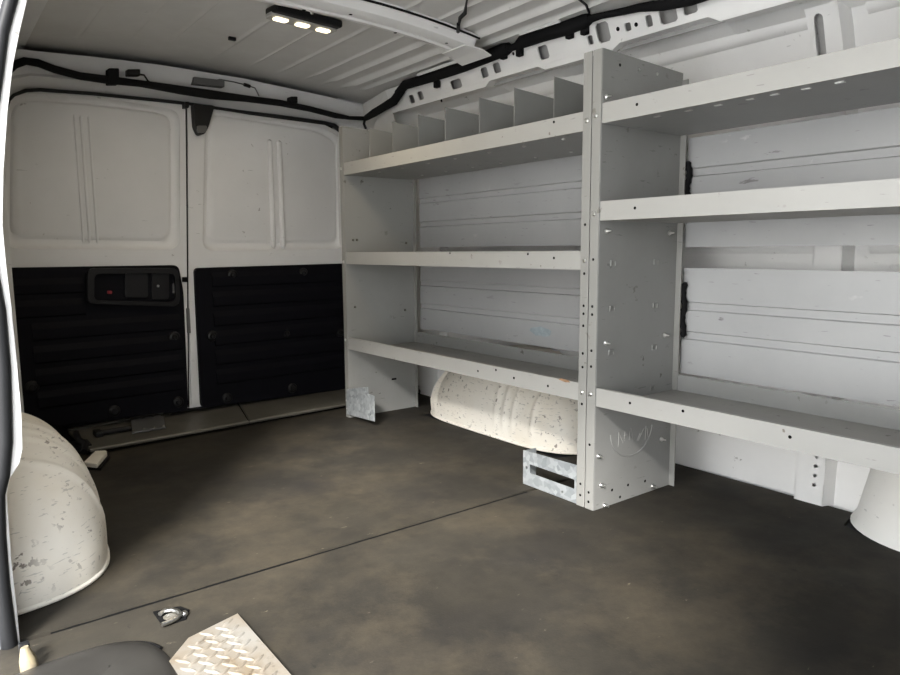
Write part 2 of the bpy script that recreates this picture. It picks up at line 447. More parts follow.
# trim ribs: horizontal steps
def trim_ribs(trim, x0, x1, rows):
    for z0, z1, xa, xb in rows:
        bm = NB()
        prof = [(0, z0), (.007, z0 + .006), (.009, z1 - .022), (0, z1)]
        a = [bm.verts.new(dmap(.0155 + o)(xa, z)) for o, z in prof]; c = [bm.verts.new(dmap(.0155 + o)(xb, z)) for o, z in prof]
        for i in range(3): bm.faces.new((a[i], a[i + 1], c[i + 1], c[i]))
        bm.faces.new(a); bm.faces.new(c[::-1]); bm.faces.new((a[0], c[0], c[3], a[3]))
        fin('rib', bm, TRIMB, trim)
zs = [.13 + .078 * k for k in range(6)]
trim_ribs(t1, 0, 0, [(z, z + .062, lu(20), lu(172)) for z in zs[:4]] + [(zs[4], zs[4] + .062, lu(-10), lu(76)), (zs[5], zs[5] + .055, lu(-10), lu(76))])
trim_ribs(t2, 0, 0, [(z, z + .062, lu(206), lu(400)) for z in zs[:6]])
# handle pod on left door
pod = rnd([DU(84, 303), DU(172, 306), DU(176, 300), DU(174, 268), DU(84, 268)], .025)
bm = NB(); prism(bm, pod, [off_poly(pod, .018)], dmap(.045), dmap(.016))
hp = fin('handle_pod', bm, BLACK, d1, bev=.006); hp['label'] = 'black inside handle housing'
bm = NB(); prism(bm, off_poly(pod, .014), None, dmap(.024), dmap(.016)); fin('pod_face', bm, TRIMB, hp)
bm = NB(); prism(bm, rnd([DU(122, 297), DU(145, 297), DU(145, 273), DU(122, 273)], .012), None, dmap(.034), dmap(.02)); fin('pull_handle', bm, BLACK, hp, bev=.006)
bm = NB(); prism(bm, rnd([DU(149, 299), DU(166, 299), DU(166, 272), DU(149, 272)], .012), None, dmap(.032), dmap(.02)); fin('lock_bezel', bm, BLACK, hp, bev=.004)
bm = NB(); prism(bm, rnd([DU(105, 293.5), DU(109.5, 293.5), DU(109.5, 290.5), DU(105, 290.5)], .002), None, dmap(.030), dmap(.02)); q = fin('lock_tab', bm, RED, hp); q['label'] = 'small red lock tab'
bm = NB(); disc(bm, D(158, 286, .031), -nd, .005, .004); q = fin('screw', bm, STEEL, hp); q['label'] = 'bright screw'
bm = NB(); prism(bm, rnd([DU(170, 293), DU(176, 293), DU(176, 283), DU(170, 283)], .004), None, dmap(.03), dmap(.01)); fin('latch_lever', bm, GREYP, d1)
# trim clips
for px, py, dr, tr in ((174, 337, d1, t1), (178, 402, d1, t1), (114, 411, d1, t1), (32, 387, d1, t1), (232, 275, d2, t2), (303, 273, d2, t2), (212, 336, d2, t2), (286, 333, d2, t2), (340, 332, d2, t2), (227, 398, d2, t2), (292, 388, d2, t2)):
    bm = NB(); c = D(px, py, .0155)
    disc(bm, c, -nd, .022, .008, 16, .8); disc(bm, c - nd * .008, -nd, .011, .008, 12, .7)
    fin('trim_clip', bm, BLACK, tr, smooth=50)
# door edge strip, hole and latch slot in the centre gap
bm = NB(); prism(bm, [DU(188.2, 407), DU(188.8, 407), DU(186, 106), DU(185.5, 106)], None, dmap(.006), dmap(-.01)); fin('edge_gap', bm, DARK, d1)
bm = NB(); prism(bm, [DU(190.6, 404), DU(198, 404), DU(193.5, 300), DU(188, 300)], None, dmap(.008), dmap(.0)); fin('door_lip', bm, DOORW, d2, bev=.003)
bm = NB(); prism(bm, rnd([DU(182, 282), DU(187, 282), DU(187, 277), DU(182, 277)], .004), None, dmap(.008), dmap(-.005)); fin('striker_hole', bm, DARK, d1)
bm = NB(); prism(bm, rnd([DU(187, 333), DU(190, 333), DU(188.5, 308), DU(186, 308)], .004), None, dmap(.010), dmap(-.005)); fin('latch_slot', bm, GREYP, d2)
# rubber top latch hanging over the meeting of the doors
bm = NB()
prism(bm, rnd([DU(192, 128), DU(196, 136), DU(201, 135.5), DU(205, 128), DU(211, 107), DU(190.5, 105)], .010), None, dmap(.035), dmap(.0))
q = fin('top_latch', bm, BLACK, d2, bev=.006); q['label'] = 'black latch hanging at the top of the door'
bm = NB(); prism(bm, rnd([DU(193.5, 134), DU(202, 134), DU(203, 127), DU(193, 127)], .008), None, dmap(.040), dmap(.03)); fin('latch_tip', bm, GREYP, q)
bm = NB(); prism(bm, rnd([DU(182, 109), DU(186, 109), DU(186, 103), DU(182, 103)], .003), None, dmap(.03), dmap(.0)); fin('stop_block', bm, BLACK, d1)
# door-top weather seal: a black rubber line
pts = [D(px, py, .012) for px, py in ((7, 108), (9, 100), (14, 95), (26, 90.5), (40, 89.8), (90, 93.5), (160, 100.5), (186, 103.5), (240, 111.5), (290, 117.5), (325, 122.5), (334, 125.5), (341, 131.5), (345, 141), (346, 152))]
bm = NB(); tube(bm, pts, [.003, .005, .005] + [.006] * 8 + [.010, .011, .010, .005], 8)
tag(fin('weather_seal', bm, SEAL, smooth=60), 'thin black rubber seal curving along the top of the rear doors', 'seal')

# --- rear header wiring harness
def hdr(px, py):  # a point just in front of the header
    d = fw + rt * ((px - 450) / F) + up * ((337.5 - py) / F)
    p0 = Vector((-.475, 1.530, 0)); n = nd
    return CAM + d * ((p0 - CAM).dot(n) / d.dot(n))
hz = thing('wiring_harness', 'black taped wiring harness strung along the header above the rear doors', 'wiring harness', hdr(200, 95))
pts = [hdr(*p) for p in ((8, 72), (14, 65), (25, 61), (38, 63), (55, 69.5), (80, 76), (105, 79.5), (140, 83.5), (180, 90), (210, 94.5), (245, 98.5), (280, 103), (310, 109), (335, 115.5), (350, 118), (366, 118.5))]
bm = NB(); tube(bm, pts, [.010, .012, .012, .013, .013, .013, .014, .012, .016, .017, .013, .013, .012, .012, .008, .009], 10); fin('loom', bm, FOAM, hz, smooth=60)
def hbox(bm, x0, y0, x1, y1, dep=.02):
    a, b_, c_, d_ = hdr(x0, y1), hdr(x1, y1), hdr(x1, y0), hdr(x0, y0)
    vs = [bm.verts.new(p - nd * .016) for p in (a, b_, c_, d_)] + [bm.verts.new(p + nd * dep) for p in (a, b_, c_, d_)]
    for f in ((0, 1, 2, 3), (7, 6, 5, 4), (0, 4, 5, 1), (1, 5, 6, 2), (2, 6, 7, 3), (3, 7, 4, 0)): bm.faces.new([vs[i] for i in f])
for x0, y0, x1, y1 in ((107, 69, 118, 85), (289, 97, 296, 104)):
    bm = NB(); hbox(bm, x0, y0, x1, y1); fin('clip', bm, FOAM, hz, bev=.004)
bm = NB(); hbox(bm, 126, 70, 139, 76.5, .01); c = fin('connector', bm, BLACK, hz, bev=.003)
bm = NB(); tube(bm, [hdr(138, 74), hdr(144, 75), hdr(148, 81), hdr(152, 84)], .0035, 6); fin('lead', bm, BLACK, hz)
bm = NB(); tube(bm, [hdr(210, 86), hdr(213, 81), hdr(220, 79.5), hdr(234, 82), hdr(246, 85), hdr(255, 88), hdr(259, 96)], .0025, 6); fin('lead', bm, GREYP, hz)
bm = NB(); tube(bm, [hdr(244, 84.5), hdr(250, 86.5)], .007, 8); fin('connector', bm, BLACK, hz)
bm = NB(); tube(bm, [hdr(365, 118), hdr(364, 124), hdr(366, 129)], .006, 8); fin('lead', bm, BLACK, hz)
# grey cover patch and small hole on the header
def hplate(name, x0, y0, x1, y1, mat, label, cat):
    bm = NB(); a = [hdr(*p) for p in ((x0, y1), (x1, y1 + (x1 - x0) * .12), (x1, y0 + (x1 - x0) * .12), (x0, y0))]
    vs = [bm.verts.new(p - nd * .004) for p in a] + [bm.verts.new(p + nd * .03) for p in a]
    for f in ((0, 1, 2, 3), (7, 6, 5, 4), (0, 4, 5, 1), (1, 5, 6, 2), (2, 6, 7, 3), (3, 7, 4, 0)): bm.faces.new([vs[i] for i in f])
    o = fin(name, bm, mat, HEADER); o['label'] = label; return o
hplate('access_cover', 194, 77, 224, 83.5, GREYP, 'dark grey cover patch on the header behind the harness', 'cover')

# --- rear sill plates
def F2(px, py, z): return at(px, py, 'z', z)
def sill(name, label, fr, bk):
    (a, b_), (c_, d_) = fr, bk
    P = [F2(*a, .022), F2(*b_, .022), F2(*d_, .030), F2(*c_, .030)]
    bm = NB()
    prism(bm, [(0, 0), (1, 0), (1, 1), (0, 1)], None,
          lambda u, v: P[0].lerp(P[1], u).lerp(P[3].lerp(P[2], u), v),
          lambda u, v: P[0].lerp(P[1], u).lerp(P[3].lerp(P[2], u), v) - Vector((0, 0, .012)))
    # rolled front nose
    nose = [P[0] + (P[1] - P[0]) * t + Vector((0, .004, -.005)) for t in (0, .25, .5, .75, 1)]
    o = fin(name, bm, SILL, bev=.003); tag(o, label, 'sill plate', 'rear sill plates')
    bm = NB(); tube(bm, nose, .007, 8); q = fin('nose_edge', bm, SILL, o, smooth=60)
    back = [P[3] + (P[2] - P[3]) * t + Vector((0, 0, .004)) for t in (0, .5, 1)]
    bm = NB(); tube(bm, back, .006, 6); fin('rear_lip', bm, SILL, o, smooth=60)
    return o
s1 = sill('sill_plate', 'long worn metal sill plate under the left rear door, with black striker parts on it', ((90, 449.5), (248.5, 421)), ((68, 431), (236, 401)))
s2 = sill('sill_plate', 'worn metal sill plate under the right rear door, running behind the shelving', ((250, 420.5), (420, 390)), ((238, 400.7), (420, 376)))
# dark block standing in for the shadow gap under the sill
bm = NB(); 
P = [F2(92, 449, .022), F2(420, 391, .022), F2(420, 376, .03), F2(70, 431, .03)]
prism(bm, [(0, .12), (1, .12), (1, 1), (0, 1)], None, lambda u, v: (P[0].lerp(P[1], u).lerp(P[3].lerp(P[2], u), v)) * 1 - Vector((0, 0, .0125)), lambda u, v: Vector((lambda q: (q.x, q.y, -.008))(P[0].lerp(P[1], u).lerp(P[3].lerp(P[2], u), v))))
struct(fin('trim_11', bm, DARK), 'dark block standing in for the shadow under the rear sill plates')
st = thing('striker_plate', 'dark bolted striker plate and black tube lying on the left sill plate', 'door striker', F2(148, 428, .028))
bm = NB(); q4 = [F2(132, 434, .028), F2(166, 428.5, .028), F2(164, 415.5, .031), F2(131, 420, .031)]
prism(bm, [(0, 0), (1, 0), (1, 1), (0, 1)], None, lambda u, v: q4[0].lerp(q4[1], u).lerp(q4[3].lerp(q4[2], u), v), lambda u, v: q4[0].lerp(q4[1], u).lerp(q4[3].lerp(q4[2], u), v) + Vector((0, 0, .006)))
fin('plate', bm, GREYP, st, bev=.002)
for u in (.06, .36, .66, .94):
    for v in (.08, .92):
        p = q4[0].lerp(q4[1], u).lerp(q4[3].lerp(q4[2], u), v) + Vector((0, 0, .006))
        stamp('bolt', 'stbolt', lambda bm: disc(bm, (0, 0, 0), (0, 0, 1), .006, .004), STEEL if u in (.06,) and v < .5 else BLACK, st, p) if False else stamp('bolt', 'stbolt', lambda bm: disc(bm, (0, 0, 0), (0, 0, 1), .006, .004), SILL, st, p)
bm = NB(); tube(bm, [F2(98, 433.5, .038), F2(131, 428, .038)], .010, 10); fin('tube', bm, BLACK, st, smooth=50)
bm = NB(); p = F2(98, 433.5, .034); box(bm, p.x - .012, p.x + .012, p.y - .03, p.y + .03, .026, .044); fin('tube_end', bm, BLACK, st, bev=.003)
dcx = thing('door_check_strap', 'black door check strap and bracket at the left end of the rear sill', 'door check', F2(80, 450, .0))
bm = NB(); p = F2(81, 452, .0); box(bm, p.x - .035, p.x + .03, p.y - .03, p.y + .05, 0, .03); fin('base', bm, BLACK, dcx, bev=.004)
bm = NB(); tube(bm, [F2(76, 433, .05), F2(79, 440, .05), F2(86, 444, .04), F2(84, 452, .03)], .010, 8); fin('strap', bm, BLACK, dcx, smooth=50)
wb = thing('foam_block', 'small dirty white block on a black pad beside the left wheel arch', 'block', F2(95, 458, 0))
def quad_slab(bm, pts, z0, z1):
    P = [F2(px, py, z1) for px, py in pts]
    a = [bm.verts.new((p.x, p.y, z0)) for p in P]; c = [bm.verts.new((p.x, p.y, z1)) for p in P]
    n = len(P); bm.faces.new(a[::-1]); bm.faces.new(c)
    for i in range(n): bm.faces.new((a[i], a[(i + 1) % n], c[(i + 1) % n], c[i]))
bm = NB(); quad_slab(bm, [(80, 467), (101, 468), (110, 456), (108, 451), (92, 451)], 0, .008); fin('pad', bm, BLACK, wb, bev=.002)
bm = NB(); quad_slab(bm, [(83, 462), (97, 463.5), (107, 452), (106.5, 450), (95, 450.5)], .008, .024); fin('block', bm, FOAMW, wb, bev=.004)

# --- wheel arches
def wheel_arch(name, label, side, xw, y0, y1, P0, H):
    bm = NB(); yc = (y0 + y1) / 2; L = (y1 - y0) / 2; rows = []
    N, M = 160, 26
    for i in range(N + 1):
        s = max(-1, min(1, -1 + 2 * i / N)); s = math.copysign(1 - (1 - abs(s)) ** 1.6, s)
        y = yc + L * s
        p = P0 * max(0, 1 - abs(s) ** 5) ** (1 / 2.4) + .012; h = H * max(0, 1 - abs(s) ** 2.3) ** .62
        g = 0
        for c, w, amp in ((.92, .03, .012), (.84, .03, .012), (.76, .03, .012), (.67, .03, .012), (-.18, .03, .006), (-.28, .03, .006), (-.38, .03, .006), (-.58, .04, .006)):
            t = (s - c) / w
            if abs(t) < 1: g += amp * .5 * (1 + math.cos(PI * t))
        row = []
        for j in range(M + 1):
            a = PI / 2 * j / M
            e = 2 / 2.8
            k = 1 if j > 4 else j / 4
            px_ = (p + g * k) * max(0.0, math.cos(a)) ** e; pz = (h + g * k) * math.sin(a) ** e
            row.append(Vector((xw - side * px_, y, pz)))
        rows.append(row)
    g = grid(bm, rows)
    # small foot flange along the floor edge
    o = fin(name, bm, ARCHW, smooth=55)
    bm = NB(); pts = [r[0] + Vector((0, 0, .005)) for r in rows[3:-3]]
    tube(bm, pts, .005, 6); fin('foot_flange', bm, ARCHW, o, smooth=60)
    return tag(o, label, 'wheel arch', 'wheel arches')
wheel_arch('wheel_arch', 'scuffed white wheel arch at the left edge of the photo, beside the side doorway', -1, -1.285, .300, 1.16, .246, .300)
wheel_arch('wheel_arch', 'scratched white wheel arch under the bottom shelf, against the far side wall', 1, .525, .300, 1.185, .262, .295)
# rounded white housing at the right
bm = NB(); rows = []
for j in range(15):
    t = j / 14; z = .30 * t
    r = .176 - .060 * t - (.10 * max(0, t - .75) ** 2 * 16 * .5)
    if j == 0: r = .184
    rows.append([Vector((.525 + r * 1.02 * math.cos(a), -.61 + r * 1.05 * math.sin(a), z)) for a in [PI / 2 + PI * k / 24 for k in range(25)]])
grid(bm, rows); bm.faces.new([v for v in bm.verts][-25:])
tag(fin('floor_housing', bm, HOUSW, smooth=50), 'rounded white metal housing on the floor under the nearer bottom shelf', 'housing')

# --- side-door jamb (rear edge of the side opening, close to the camera)
JY = .20
inner = [(30, -14), (27.5, 0), (20, 32), (13.5, 65), (8, 112), (4, 170), (3, 225), (7, 268), (12, 308), (18, 368), (22, 415), (23, 449), (20, 463), (10, 479), (7, 494), (9, 522), (12, 563), (18, 616), (22, 661), (25, 690)]
outr = [(22, -14), (18, 0), (9, 33), (3, 80), (-2, 112), (-6, 170), (-5, 225), (-2, 268), (4, 310), (9, 368), (10.5, 415), (11, 441), (8, 473), (3, 494), (4, 534), (8, 583), (16, 644), (19, 661), (21.5, 690)]
def J(px, py, y=JY): return at(px, py, 'y', y)
jb = thing('door_jamb', 'white body edge of the side doorway with its black seal at the left edge of the photo', 'door jamb', (-1.24, JY, -.05))
bm = NB()
pi_ = [J(*p) for p in inner]; po = [J(*p) for p in outr]
poly = [(p.x, p.z) for p in pi_] + [(p.x, p.z) for p in reversed(po)]
prism(bm, poly, None, lambda u, v: Vector((u, JY, v)), lambda u, v: Vector((u - .004, JY + .03, v)))
fin('inner_lip', bm, WHITE, jb, bev=.004)
bm = NB(); tube(bm, [p + Vector((-.010, -.004, 0)) for p in po], [.010] * 8 + [.013] * 11, 10); q = fin('door_seal', bm, SEAL, jb, smooth=60); q['label'] = 'black rubber door seal'
bm = NB()
rows = [[Vector((p.x - .016, JY - .002, p.z)) for p in po], [Vector((p.x - .05, JY + .01, p.z)) for p in po], [Vector((p.x - .13, JY + .02, p.z)) for p in po]]
shell(bm, rows, (0, .02, 0)); fin('body_edge', bm, BODYO, jb, smooth=40)
bm = NB(); p = at(29.5, 668, 'z', .004); tube(bm, [p + Vector((0, 0, -.004)), p + Vector((-.001, .004, .014)), p + Vector((-.004, .006, .034))], [.013, .012, .006], 8); fin('primer_patch', bm, RUST, jb, smooth=50)
bm = NB(); p = at(26, 655, 'z', .012); box(bm, p.x - .009, p.x + .006, p.y - .006, p.y + .006, .012, .034); fin('jamb_plug', bm, BLACK, jb, bev=.002)

# --- rubber step edge and tread plate
bm = NB()
line = [(-1.262, .083), (-1.21, .095), (-1.136, .098), (-1.09, .088), (-1.055, .062), (-1.04, .025), (-1.035, -.03), (-1.035, -.25), (-1.035, -.8)]
def chaik(p):
    o = [p[0]]
    for a, c in zip(p, p[1:]):
        o += [(a[0] * .75 + c[0] * .25, a[1] * .75 + c[1] * .25), (a[0] * .25 + c[0] * .75, a[1] * .25 + c[1] * .75)]
    return o + [p[-1]]
line = chaik(chaik(line))
inn = (-1.262, -.35)
rows = []
for k, (sx, h) in enumerate(((0, .001), (.015, .008), (.05, .013), (.10, .014), (.16, .010), (.24, .004), (.4, .003))):
    rr = []
    for i, p in enumerate(line):
        a = Vector(line[max(0, i - 1)]); c = Vector(line[min(len(line) - 1, i + 1)]); t = (c - a).normalized(); n = Vector((t.y, -t.x))
        q = Vector(p) + n * sx * .5
        q.x = max(-1.262, q.x) if i > 0 else -1.262
        rr.append(Vector((q.x, q.y, h)))
    rows.append(rr)
grid(bm, rows)
stp = fin('step_edge_moulding', bm, STEPR, smooth=70)
tag(stp, 'smooth rounded black rubber step edge beside the diamond tread plate', 'step moulding')
bm = NB(); tube(bm, [Vector((p[0], p[1] - .004, .002)) for p in line[8:22]], .004, 6); fin('edge_groove', bm, DARK, stp)

tp = thing('tread_plate', 'dusty silver diamond tread plate with a clipped corner on the floor', 'tread plate', (-.97, -.3, 0))
pl = [(-1.046, -.033), (-.998, .020), (-.903, .046), (-.905, -.85), (-1.046, -.85)]
bm = NB(); prism(bm, pl, None, lambda u, v: Vector((u, v, .0045)), lambda u, v: Vector((u, v, .008))); fin('plate', bm, TREAD, tp)
bm = NB(); box(bm, -1.02, -.925, -.82, -.02, 0, .0045); fin('backing_strip', bm, DARK, tp)
def lozenge(bm):
    n = 10; L = .0155; W = .0042
    rim = [bm.verts.new((L * math.cos(2 * PI * k / n) , W * math.sin(2 * PI * k / n) * (1), 0)) for k in range(n)]
    top = [bm.verts.new((L * .7 * math.cos(2 * PI * k / n), W * .5 * math.sin(2 * PI * k / n), .0022)) for k in range(n)]
    for k in range(n): bm.faces.new((rim[k], rim[(k + 1) % n], top[(k + 1) % n], top[k]))
    bm.faces.new(top)
bm = NB(); seedm = NB(); lozenge(seedm); lz = bpy.data.meshes.new('lz'); seedm.to_mesh(lz); seedm.free()
def inside(x, y):
    m_ = .012
    if not (-1.046 + m_ < x < -.904 - m_ and y > -.84): return False
    if y > .046 + (x + .903) * .27 - m_: return False
    if y > .020 + (x + .998) * 1.1 - m_: return False
    return True
for i in range(-4, 10):
    for j in range(-40, 8):
        x = -1.04 + i * .028; y = -.03 + j * .028
        for (ox, oy, an) in ((0, 0, .78), (.014, .014, -.78)):
            X, Y = x + ox, y + oy
            if inside(X, Y):
                st0 = len(bm.verts); bm.from_mesh(lz); bm.verts.ensure_lookup_table()
                for v in bm.verts[st0:]: v.co = Matrix.Rotation(an - .15, 4, 'Z') @ v.co + Vector((X, Y, .008))
fin('raised_diamonds', bm, TREAD, tp, smooth=40)

# --- floor tie-down ring
tr = thing('tie_down_ring', 'small metal tie-down ring set in the floor near the seam', 'tie-down ring', at(170, 615, 'z', 0))
bm = NB()
q4 = [at(*p, 'z', .002) for p in ((153, 612), (163, 626), (186, 619), (189, 610), (180, 606.5))]
a = [bm.verts.new((p.x, p.y, -.002)) for p in q4]; c = [bm.verts.new((p.x, p.y, .003)) for p in q4]
bm.faces.new(c); bm.faces.new(a[::-1])
for i in range(5): bm.faces.new((a[i], a[(i + 1) % 5], c[(i + 1) % 5], c[i]))
fin('base_plate', bm, DARK, tr)
ring = [at(*p, 'z', .008) for p in ((160, 614), (164, 611), (172, 610), (178, 611.5), (181, 614), (177, 618), (170, 621.5), (162, 624.5))]
bm = NB(); tube(bm, ring, .0042, 8); fin('ring', bm, STEEL, tr, smooth=60)
bm = NB(); p = at(184, 613, 'z', .006); disc(bm, (p.x, p.y, .003), (0, 0, 1), .007, .006); fin('stud', bm, STEEL, tr)
bm = NB(); p = at(170, 616, 'z', .004); disc(bm, (p.x, p.y, .002), (0, 0, 1), .012, .003, 12); fin('boss', bm, SILL, tr)

# ================================================================== SHELVING
H = 1.127; DP = .317
def bolt(bm): disc(bm, (0, 0, 0), (-1, 0, 0), .0055, .004, 8)
def boltY(bm): disc(bm, (0, 0, 0), (0, -1, 0), .0065, .006, 8); disc(bm, (0, 0, 0), (0, -1, 0), .003, .016, 6)
def hole(bm): disc(bm, (0, 0, 0), (-1, 0, 0), .0036, .0008, 8, .9)
def tray(name, y0, y1, zt, parent, depth=DP, h=.046, deck=None, label=None):
    """folded sheet shelf: floor, upturned front lip with hem, upturned back lip"""
    t = .002; zb = zt - h
    bm = NB(); box(bm, .002, depth, y0, y1, zb, zb + t); o = fin(name, bm, deck or DECK, parent)
    if label: o['label'] = label
    bm = NB(); box(bm, 0, t, y0, y1, zb, zt); box(bm, t, .012, y0, y1, zt - t, zt)
    f = fin('front_lip', bm, SHELF, o); f['label'] = 'pale grey folded front lip'
    bm = NB(); box(bm, depth - .0, depth + t, y0, y1, zb, zt); fin('back_lip', bm, SHELFP, o)
    return o
def end_panel(parent, y, z0, z1, s, zcut=True):
    """solid end sheet at y with the post flanges folded outward by s"""
    t = .002
    bm = NB()
    prism(bm, [(0, z0), (DP, z0), (DP, z1 - .012), (0, z1)], None, lambda u, v: Vector((u, y - t / 2, v)), lambda u, v: Vector((u, y + t / 2, v)))
    o = fin('end_panel', bm, SHELFP, parent)
    ya, yb = sorted((y, y + s * .028))
    bm = NB(); box(bm, -.003, 0, ya + (.0012 if s < 0 else 0), yb - (.0012 if s > 0 else 0), z0, z1)
    p = fin('corner_post', bm, POST, o, bev=.0012); p['label'] = 'perforated grey front post'
    ya, yb = sorted((y, y - s * .018))
    bm = NB(); box(bm, DP - .002, DP + .001, ya, yb, z0, z1 - .03); fin('rear_flange', bm, POST, o)
    return o, p

# ---- far unit
U1 = thing('shelving_unit', 'far grey steel shelving unit by the rear doors, with divided bins along its top shelf', 'shelving unit', (.17, .65, 0))
e1, p1 = end_panel(U1, 1.25, 0, H, 1)
e2, p2 = end_panel(U1, .048, 0, H, -1)
trs = []
for z in (.322, .655, .9915): trs.append(tray('shelf', .050, 1.248, z, U1, deck=DECK if z < .9 else SHELFP))
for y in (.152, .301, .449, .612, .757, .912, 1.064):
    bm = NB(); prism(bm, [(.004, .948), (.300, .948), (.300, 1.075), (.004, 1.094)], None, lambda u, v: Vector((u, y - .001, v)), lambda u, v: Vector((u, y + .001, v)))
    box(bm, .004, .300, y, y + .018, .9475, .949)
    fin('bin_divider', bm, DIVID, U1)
    for x in (.05, .24):
        stamp('rivet', 'rv', lambda bm: disc(bm, (0, 0, 0), (0, 0, -1), .0055, .003, 8), STEEL, trs[2], (x, y + .009, .9455))
# lip bolts, scuffs
for px, py, k in ((554, 122, 2), (450, 253, 1), (528, 254, 1), (478, 371, 0), (496, 370, 0), (514, 378, 0), (548, 386, 0), (554, 258, 1)):
    p = at(px, py, 'x', 0); stamp('lip_hole', 'hole', hole, DARK, trs[k], (-.0002, p.y, p.z))
p = at(564, 380.5, 'x', 0); bm = NB(); prism(bm, [(p.y - .022, p.z - .002), (p.y - .004, p.z - .004), (p.y + .02, p.z + .0), (p.y + .012, p.z + .004), (p.y - .016, p.z + .003)], None, lambda u, v: Vector((-.0001, u, v)), lambda u, v: Vector((-.0005, u, v)))
q = fin('rust_mark', bm, RUSTY, trs[0]); q['label'] = 'orange rust mark on the lip'
# post fixings (far post and near post)
for px, py, kind in ((346, 340, 0), (346, 400, 0), (346, 408, 0), (345, 262, 0), (345, 168, 0)):
    p = at(px, py, 'x', -.003); stamp('bolt', 'bolt', bolt, STEEL, p1, (-.003, 1.264, p.z))
for z, kind in ((.968, 0), (.632, 0), (.30, 0), (.72, 1), (.60, 1), (.52, 1), (.50, 1), (.47, 1), (.40, 1), (.365, 1), (.27, 1), (.06, 1), (.03, 1)):
    stamp('bolt' if not kind else 'post_hole', 'bolt' if not kind else 'hole', hole if kind else bolt, DARK if kind else STEEL, p2, (-.0032, .034, z))
# marks on the far end panel : clip bolts
for px, py in ((353, 240), (406, 243), (355, 307), (405, 310), (357, 240), (365, 412), (405, 171)):
    p = at(px, py, 'y', 1.249); stamp('panel_bolt', 'by2', lambda bm: disc(bm, (0, 0, 0), (0, -1, 0), .005, .005, 8), SILL, e1, (p.x, 1.249, p.z))
p = at(394, 379, 'y', 1.249); bm = NB(); prism(bm, rrect(p.x - .012, p.x + .012, p.z - .004, p.z + .004, .003), None, lambda u, v: Vector((u, 1.2489, v)), lambda u, v: Vector((u, 1.2485, v))); fin('panel_slot', bm, DARK, e1)
# floor brackets
bm = NB()
fb = [at(px, py, 'x', -.004) for px, py in ((347, 389), (368, 387), (368.5, 394), (374.5, 396), (375, 421.5), (347, 414))]
prism(bm, [(p.y, max(.002, p.z)) for p in fb], [circ(1.078, .045, .005, 8)], lambda u, v: Vector((-.0035, u, v)), lambda u, v: Vector((-.0065, u, v)))
q = fin('floor_bracket', bm, GALV, U1); q['label'] = 'galvanised stepped foot plate'
bm = NB()
prism(bm, [(.051, .001), (.252, .001), (.252, .098), (.051, .104)], [rrect(.058, .226, .038, .064, .004), circ(.238, .05, .005, 8), circ(.10, .018, .004, 8)], lambda u, v: Vector((.0035, u, v)), lambda u, v: Vector((.0005, u, v)))
box(bm, .0035, .05, .25, .252, .001, .096); box(bm, .0035, .05, .052, .252, .001, .004)
q = fin('floor_bracket', bm, GALV, U1); q['label'] = 'galvanised slotted foot bracket'

# ---- near unit
U2 = thing('shelving_unit', 'near grey steel shelving unit running out of the photo at the right', 'shelving unit', (.17, -.6, 0))
e3, p3 = end_panel(U2, -.008, 0, H, 1)
e4, p4 = end_panel(U2, -1.24, 0, H, -1)
tr2 = []
for z in (.3175, .774, 1.0015): tr2.append(tray('shelf', -1.238, -.010, z, U2, deck=DECK if z < .9 else SHELFP))
for px, py, k in ((637, 104.5, 2), (635, 208, 1), (630, 403, 0), (683, 411, 0), (790, 437, 0)):
    p = at(px, py, 'x', 0); stamp('lip_hole', 'hole', hole, DARK, tr2[k], (-.0002, p.y, p.z))
for y in (-.14, -.22, -.29, -.36, -.41, -.47, -.53):
    stamp('rivet', 'slot', lambda bm: box(bm, -.004, .004, -.008, .008, -.0015, 0), STEEL, tr2[2], (.035, y, .9555))
for px, py in ((637, 403), (720, 407), (752, 410), (775, 415), (812, 418), (846, 421)):
    pass
for z, kind in ((.975, 0), (.745, 0), (.30, 0), (.635, 1), (.52, 1), (.41, 1), (.17, 1), (.045, 1), (.02, 1), (.50, 1), (.37, 1)):
    stamp('bolt' if not kind else 'post_hole', 'bolt' if not kind else 'hole', hole if kind else bolt, DARK if kind else STEEL, p3, (-.0032, .006, z))
for px, py in ((606, 231), (669, 233), (605, 343), (664, 335), (598, 456), (661, 439), (604, 505), (652, 486), (601, 485), (606, 97)):
    p = at(px, py, 'y', -.009); stamp('panel_bolt', 'by', boltY, STEEL, e3, (p.x, -.009, p.z))
def tab(bm):
    box(bm, -.010, .010, -.004, 0, .004, .0065); box(bm, -.010, -.0075, -.003, 0, -.007, .004); box(bm, .0075, .010, -.003, 0, -.007, .004); box(bm, -.0075, .0, -.002, 0, -.007, -.005)
for px, py in ((613, 263), (656, 262), (612, 308.5), (655, 305), (611, 352), (654, 347), (652, 388)):
    p = at(px, py, 'y', -.009); stamp('slot_tab', 'tab', tab, SHELFP, e3, (p.x, -.009, p.z))
for px, py in ((620, 65), (612, 490), (628, 485), (645, 481), (620, 497)):
    p = at(px, py, 'y', -.009); stamp('panel_hole', 'phole', lambda bm: disc(bm, (0, 0, 0), (0, -1, 0), .004, .0006, 8, .9), DARK, e3, (p.x, -.009, p.z))
for px, py in ((639, 70), (657, 74)):
    p = at(px, py, 'y', -.009); stamp('rivet', 'rv3', lambda bm: disc(bm, (0, 0, 0), (0, -1, 0), .0042, .002, 8), STEEL, e3, (p.x, -.009, p.z))
